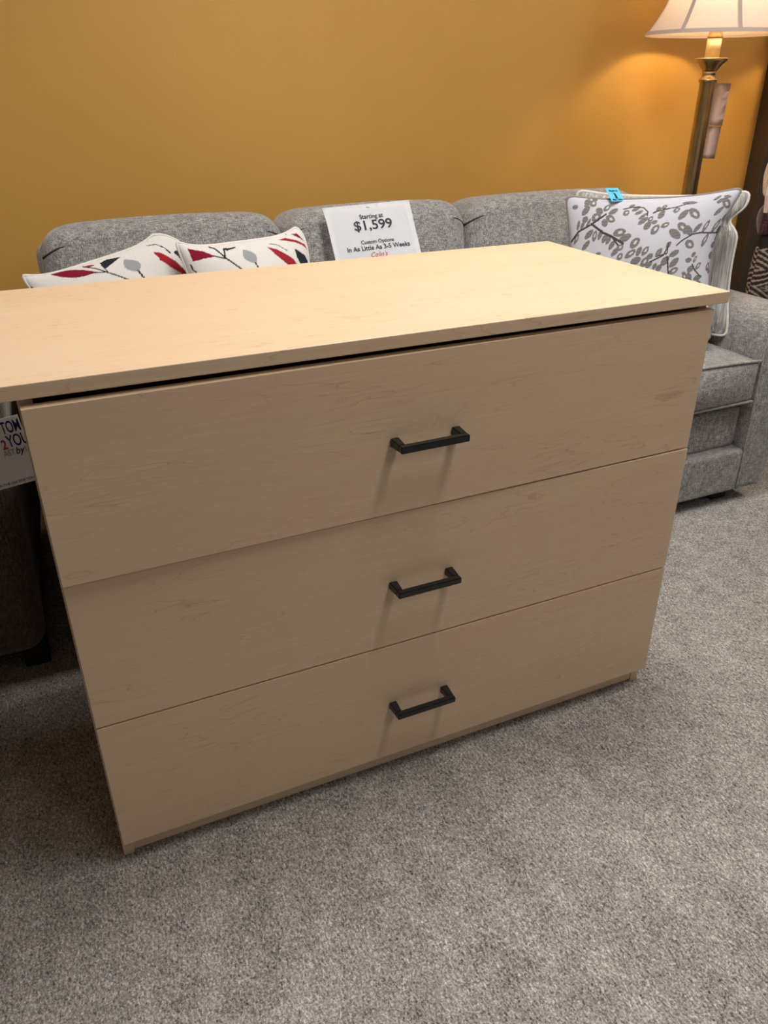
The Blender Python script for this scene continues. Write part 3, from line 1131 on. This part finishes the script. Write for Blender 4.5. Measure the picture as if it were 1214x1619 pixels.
# ------------------------------------------------------------------ armchair at the far left with its printed card
ch = thing('armchair', 'brown-grey tweed armchair in shadow at the dresser\'s left end', 'armchair', (-0.53, 0.62, 0))
CO = Vector((-0.53, 0.62, 0))


def ch_soft(name, c, half, rad, bulge=None, tilt=0.0):
    bm = soft_box(half, rad, bulge, 8, 4)
    return link(name, bm, 'chair', ch, mx=Matrix.Translation(Vector(c) - CO) @ Matrix.Rotation(tilt, 4, 'X'))


for sx in (-0.162, -0.905):
    def armb(co, h):
        w = co.z / h[2]
        co.x += 0.010 * w
        if co.x > 0:
            co.x += 0.026 * max(0.0, co.y / h[1] + 0.4) * (1 - max(0.0, w)) + 0.022 * max(0.0, w) ** 2
        return co
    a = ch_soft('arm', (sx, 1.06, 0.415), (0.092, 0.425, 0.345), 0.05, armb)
    zs = [-0.27 + 0.54 * k / 20 for k in range(21)]
    tube('stitching', [(0.055 + 0.010 * (z / 0.315), -0.4255 + 0.0015, z) for z in zs], 0.0022, 'chair', a, 6)
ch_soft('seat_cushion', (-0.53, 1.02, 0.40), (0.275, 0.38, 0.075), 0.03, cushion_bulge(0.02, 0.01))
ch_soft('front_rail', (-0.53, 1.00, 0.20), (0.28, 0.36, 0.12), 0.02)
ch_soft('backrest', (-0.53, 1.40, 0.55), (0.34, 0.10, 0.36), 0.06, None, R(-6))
for x in (-0.115, -0.945):
    for y in (0.72, 1.40):
        bm = bmesh.new()
        add_box(bm, x - 0.03, x + 0.03, y - 0.03, y + 0.03, 0, 0.072, 0.005)
        bmesh.ops.translate(bm, verts=bm.verts, vec=-CO)
        link('foot', bm, 'foot', ch, smooth=False)

cd = thing('printed_card', 'white printed card standing against the arm of the shadowed armchair', 'sign', (-0.158, 0.622, 0.602))
bm = bmesh.new()
add_box(bm, -0.145, 0.140, 0.0, 0.0012, -0.085, 0.066)
link('card', bm, 'paper', cd, smooth=False)
text(cd, 'TOM', 0.037, 0.1185, 0.033, 'navy', bold=0.012, sx=0.48)
text(cd, 'YOU', 0.037, 0.123, 0.002, 'navy', bold=0.012, sx=0.54)
text(cd, '2', 0.030, 0.0945, 0.000, 'red', bold=0.02, sx=0.7)
text(cd, 'AST', 0.019, 0.098, -0.016, 'grey_ink', sx=0.7)
text(cd, 'by', 0.021, 0.1185, -0.016, 'ink', shear=0.3, bold=0.01, sx=0.85)
text(cd, 'U', 0.019, 0.1345, -0.016, 'grey_ink', sx=0.7)
text(cd, 'IN THE USA FOR YOU', 0.0075, 0.09, -0.079, 'ink')
cd.rotation_euler = (R(-2), R(-7), 0)

# ------------------------------------------------------------------ right edge: divider, bench, stacked pillows
dv = box('room_divider', 'dark_wood', None, 3.255, 4.6, WALL_Y - 0.085, WALL_Y - 0.001, 0.0, 2.25, bev=0.003)
tag(dv, 'tall dark brown panel standing against the mustard wall beyond the lamp', 'panel')

leafbase, INKS = L3(222, 219, 215), {'crimson': L3(128, 18, 44), 'red': L3(152, 34, 46), 'ink': L3(36, 40, 46), 'grey': L3(152, 156, 160),
                                     'leaf': L3(116, 114, 112), 'stem': L3(74, 71, 70)}


def painter(items, ground, asp, stripes):
    def f(U, V):
        col = np.empty(U.shape + (3,))
        col[:] = ground
        st = (0.5 + 0.5 * np.sin(V * 150 + 3 * np.sin(U * 9))) * stripes
        for kind, pts, w, c in items:
            k = INKS[c]
            if kind == 'line':
                m = seg_dist(U, V, pts, asp) < w
            elif kind == 'poly':
                m = poly_mask(U, V, pts)
            elif kind == 'leaf':
                m = leaf_mask(U, V, pts[0], pts[1], w, asp)
            else:
                (x0, y0), (x1, y1) = pts
                cx_, cy_ = (x0 + x1) / 2, (y0 + y1) / 2
                dx, dy = (x1 - x0) * asp / 2, (y1 - y0) / 2
                L = math.hypot(dx, dy) + 1e-9
                px, py = (U - cx_) * asp, V - cy_
                a = (px * dx + py * dy) / L
                b = (-px * dy + py * dx) / L
                rr = np.abs(a / (L * 1.10)) ** 1.6 + np.abs(b / (w * 1.08)) ** 1.9
                m = rr < 1
                if kind == 'hole':
                    m &= ~((np.abs((a - 0.15 * L) / (L * 0.42)) ** 2 + np.abs(b / (w * 0.36)) ** 2) < 1)
            kk = k[None, :] * (1 + (st[m][:, None] if c == 'leaf' else 0))
            col[m] = kk
        return col
    return f


def mirrored(items):
    """carry the print on over the lower half of the cover"""
    out = list(items)
    for kind, pts, w, c in items:
        out.append((kind, [(-u * 0.95, v - 1.05) for u, v in pts], w, c))
    return out


pillow('throw_pillow', 'leaf-print pillow slumped over the sofa arm, left end drooping', 'pillow', (0.262, 1.233, 0.714), 0.0, R(-18), R(-12.5),
       0.385, 0.37, 0.12, 0.15, painter(mirrored(LEAF_ONE), leafbase, 0.385 / 0.37, 0), 'leaf_pillow', 190, 'piping_white', 0.0042, 'red leaf print pillows', swell=0.085, edge_pow=5)
pillow('throw_pillow', 'leaf-print pillow upright between the slumped one and the price sheet', 'pillow', (0.636, 1.167, 0.729), R(3), R(-16), R(-2),
       0.37, 0.40, 0.15, 0.15, painter(mirrored(LEAF_TWO), leafbase, 0.37 / 0.40, 0), 'leaf_pillow', 190, 'piping_white', 0.0042, 'red leaf print pillows', swell=0.035, edge_pow=5)
fp = pillow('floral_pillow', 'white pillow with grey leafy branches and a blue tag at the sofa\'s lamp end', 'pillow', (1.870, 0.919, 0.766), R(-43.6), R(-8), R(-4.5),
            0.535, 0.465, 0.13, 0.11, painter(mirrored(FLORAL), L3(207, 208, 217), 0.535 / 0.465, 0.40), 'floral_pillow', 320, 'piping_grey', 0.004, swell=-0.05)
pillow('striped_pillow', 'silver streaked pillow tucked behind the grey leafy branch pillow', 'pillow', (1.972, 1.012, 0.757), R(-47), R(-8), R(-2),
       0.55, 0.46, 0.125, 0.10, None, 'silver', 110, 'piping_white', 0.005, notch=0.035)

# blue hang tag of the floral pillow: 'Made in' / statue / 'the USA'
bt = bpy.data.objects.new('hang_tag', None)
bt.empty_display_size = 0.03
COL.objects.link(bt)
bt.parent = fp
bm = bmesh.new()
add_box(bm, -0.024, 0.024, 0, 0.0006, 0.0, 0.057)
link('card', bm, 'blue_card', bt, smooth=False)
text(bt, 'Made in', 0.0098, 0.0, 0.0415, 'ink', y=-0.0006, bold=0.03)
text(bt, 'the USA', 0.0105, 0.0, 0.0035, 'ink', y=-0.0006, bold=0.03)
bm = bmesh.new()
fig = [(-0.0055, 0.0125), (0.0055, 0.0125), (0.0055, 0.0145), (0.0035, 0.0150), (0.0040, 0.0215), (0.0038, 0.0270), (0.0028, 0.0310), (0.0030, 0.0335),
       (0.0018, 0.0350), (0.0002, 0.0340), (-0.0002, 0.0318), (-0.0028, 0.0345), (-0.0062, 0.0398), (-0.0074, 0.0392), (-0.0042, 0.0325), (-0.0026, 0.0285),
       (-0.0030, 0.0215), (-0.0034, 0.0150), (-0.0055, 0.0145)]
bm.faces.new([bm.verts.new((x, -0.0007, z)) for x, z in fig])
bmesh.ops.solidify(bm, geom=list(bm.faces), thickness=0.0002)
link('emblem', bm, 'ink', bt, smooth=False)
bt.matrix_local = Matrix.Translation((-0.098, -0.022, 0.203)) @ Matrix.Rotation(R(40), 4, 'Z') @ Matrix.Rotation(R(-44), 4, 'X')

# dark bench beyond the sofa arm, carrying the stacked pillows at the frame's edge
bn = thing('bench', 'black bench beyond the sofa arm carrying patterned pillows', 'bench', (2.88, 1.16, 0))
box('seat', 'near_black', bn, -0.29, 0.30, -0.17, 0.205, 0.42, 0.47, bev=0.006)
for x in (-0.26, 0.26):
    for y in (-0.13, 0.165):
        box('leg', 'near_black', bn, x - 0.025, x + 0.025, y - 0.025, y + 0.025, 0, 0.42, bev=0.003)
def kilim(U, V):
    col = np.empty(U.shape + (3,))
    col[:] = L3(58, 46, 46)
    d = np.abs((U + 0.62) * 1.2) % 1.1
    d = np.abs(d - 0.55) + np.abs((V + 0.35) % 0.9 - 0.45)
    ring = (d * 7.5) % 1.0
    col[ring < 0.35] = L3(178, 164, 150)
    col[(d > 0.62) & (np.sin(U * 60) * np.sin(V * 48) > 0.25)] = L3(150, 136, 124)
    col[(V > 0.62)] = L3(48, 38, 40)
    return col


pillow('kilim_pillow', 'dark diamond-woven pillow lowest of the pile beyond the sofa arm', 'pillow', (2.866, 1.15, 0.630), R(-8), 0, R(2), 0.46, 0.30, 0.26, 0.03,
       kilim, 'floral_pillow', 110)
cp = pillow('chenille_pillow', 'burgundy pillow squeezed between the diamond-woven and beige pillows', 'pillow', (2.857, 1.16, 0.836), R(-6), 0, R(-2), 0.46, 0.115, 0.27, 0.03, None, 'burgundy', 50)
pillow('beige_pillow', 'beige pillow on top of the pile at the frame edge', 'pillow', (2.842, 1.16, 0.979), R(-6), 0, R(3), 0.45, 0.165, 0.26, 0.03, None, 'beige', 50)
tg = bpy.data.objects.new('hang_tag', None)
tg.empty_display_size = 0.03
COL.objects.link(tg)
tg.parent = cp
bm = bmesh.new()
for quad in (((-0.02, 0, 0.045), (0.030, -0.02, 0.060), (0.006, -0.03, 0.0), (-0.028, -0.004, 0.002)),
             ((-0.028, -0.004, 0.002), (0.000, -0.03, 0.0), (0.010, -0.006, -0.072), (-0.012, 0.004, -0.070))):
    bm.faces.new([bm.verts.new(q) for q in quad])
bmesh.ops.solidify(bm, geom=list(bm.faces), thickness=0.0006)
link('card', bm, 'tag', tg, smooth=False)
tube('string', [(0.02, -0.012, 0.05), (0.045, 0.01, 0.060), (0.11, 0.06, 0.020), (0.15, 0.09, -0.06)], 0.0008, 'string', tg, 5)
tg.location = (-0.292, -0.085, 0.100)
tg.scale = (0.62, 0.62, 0.8)
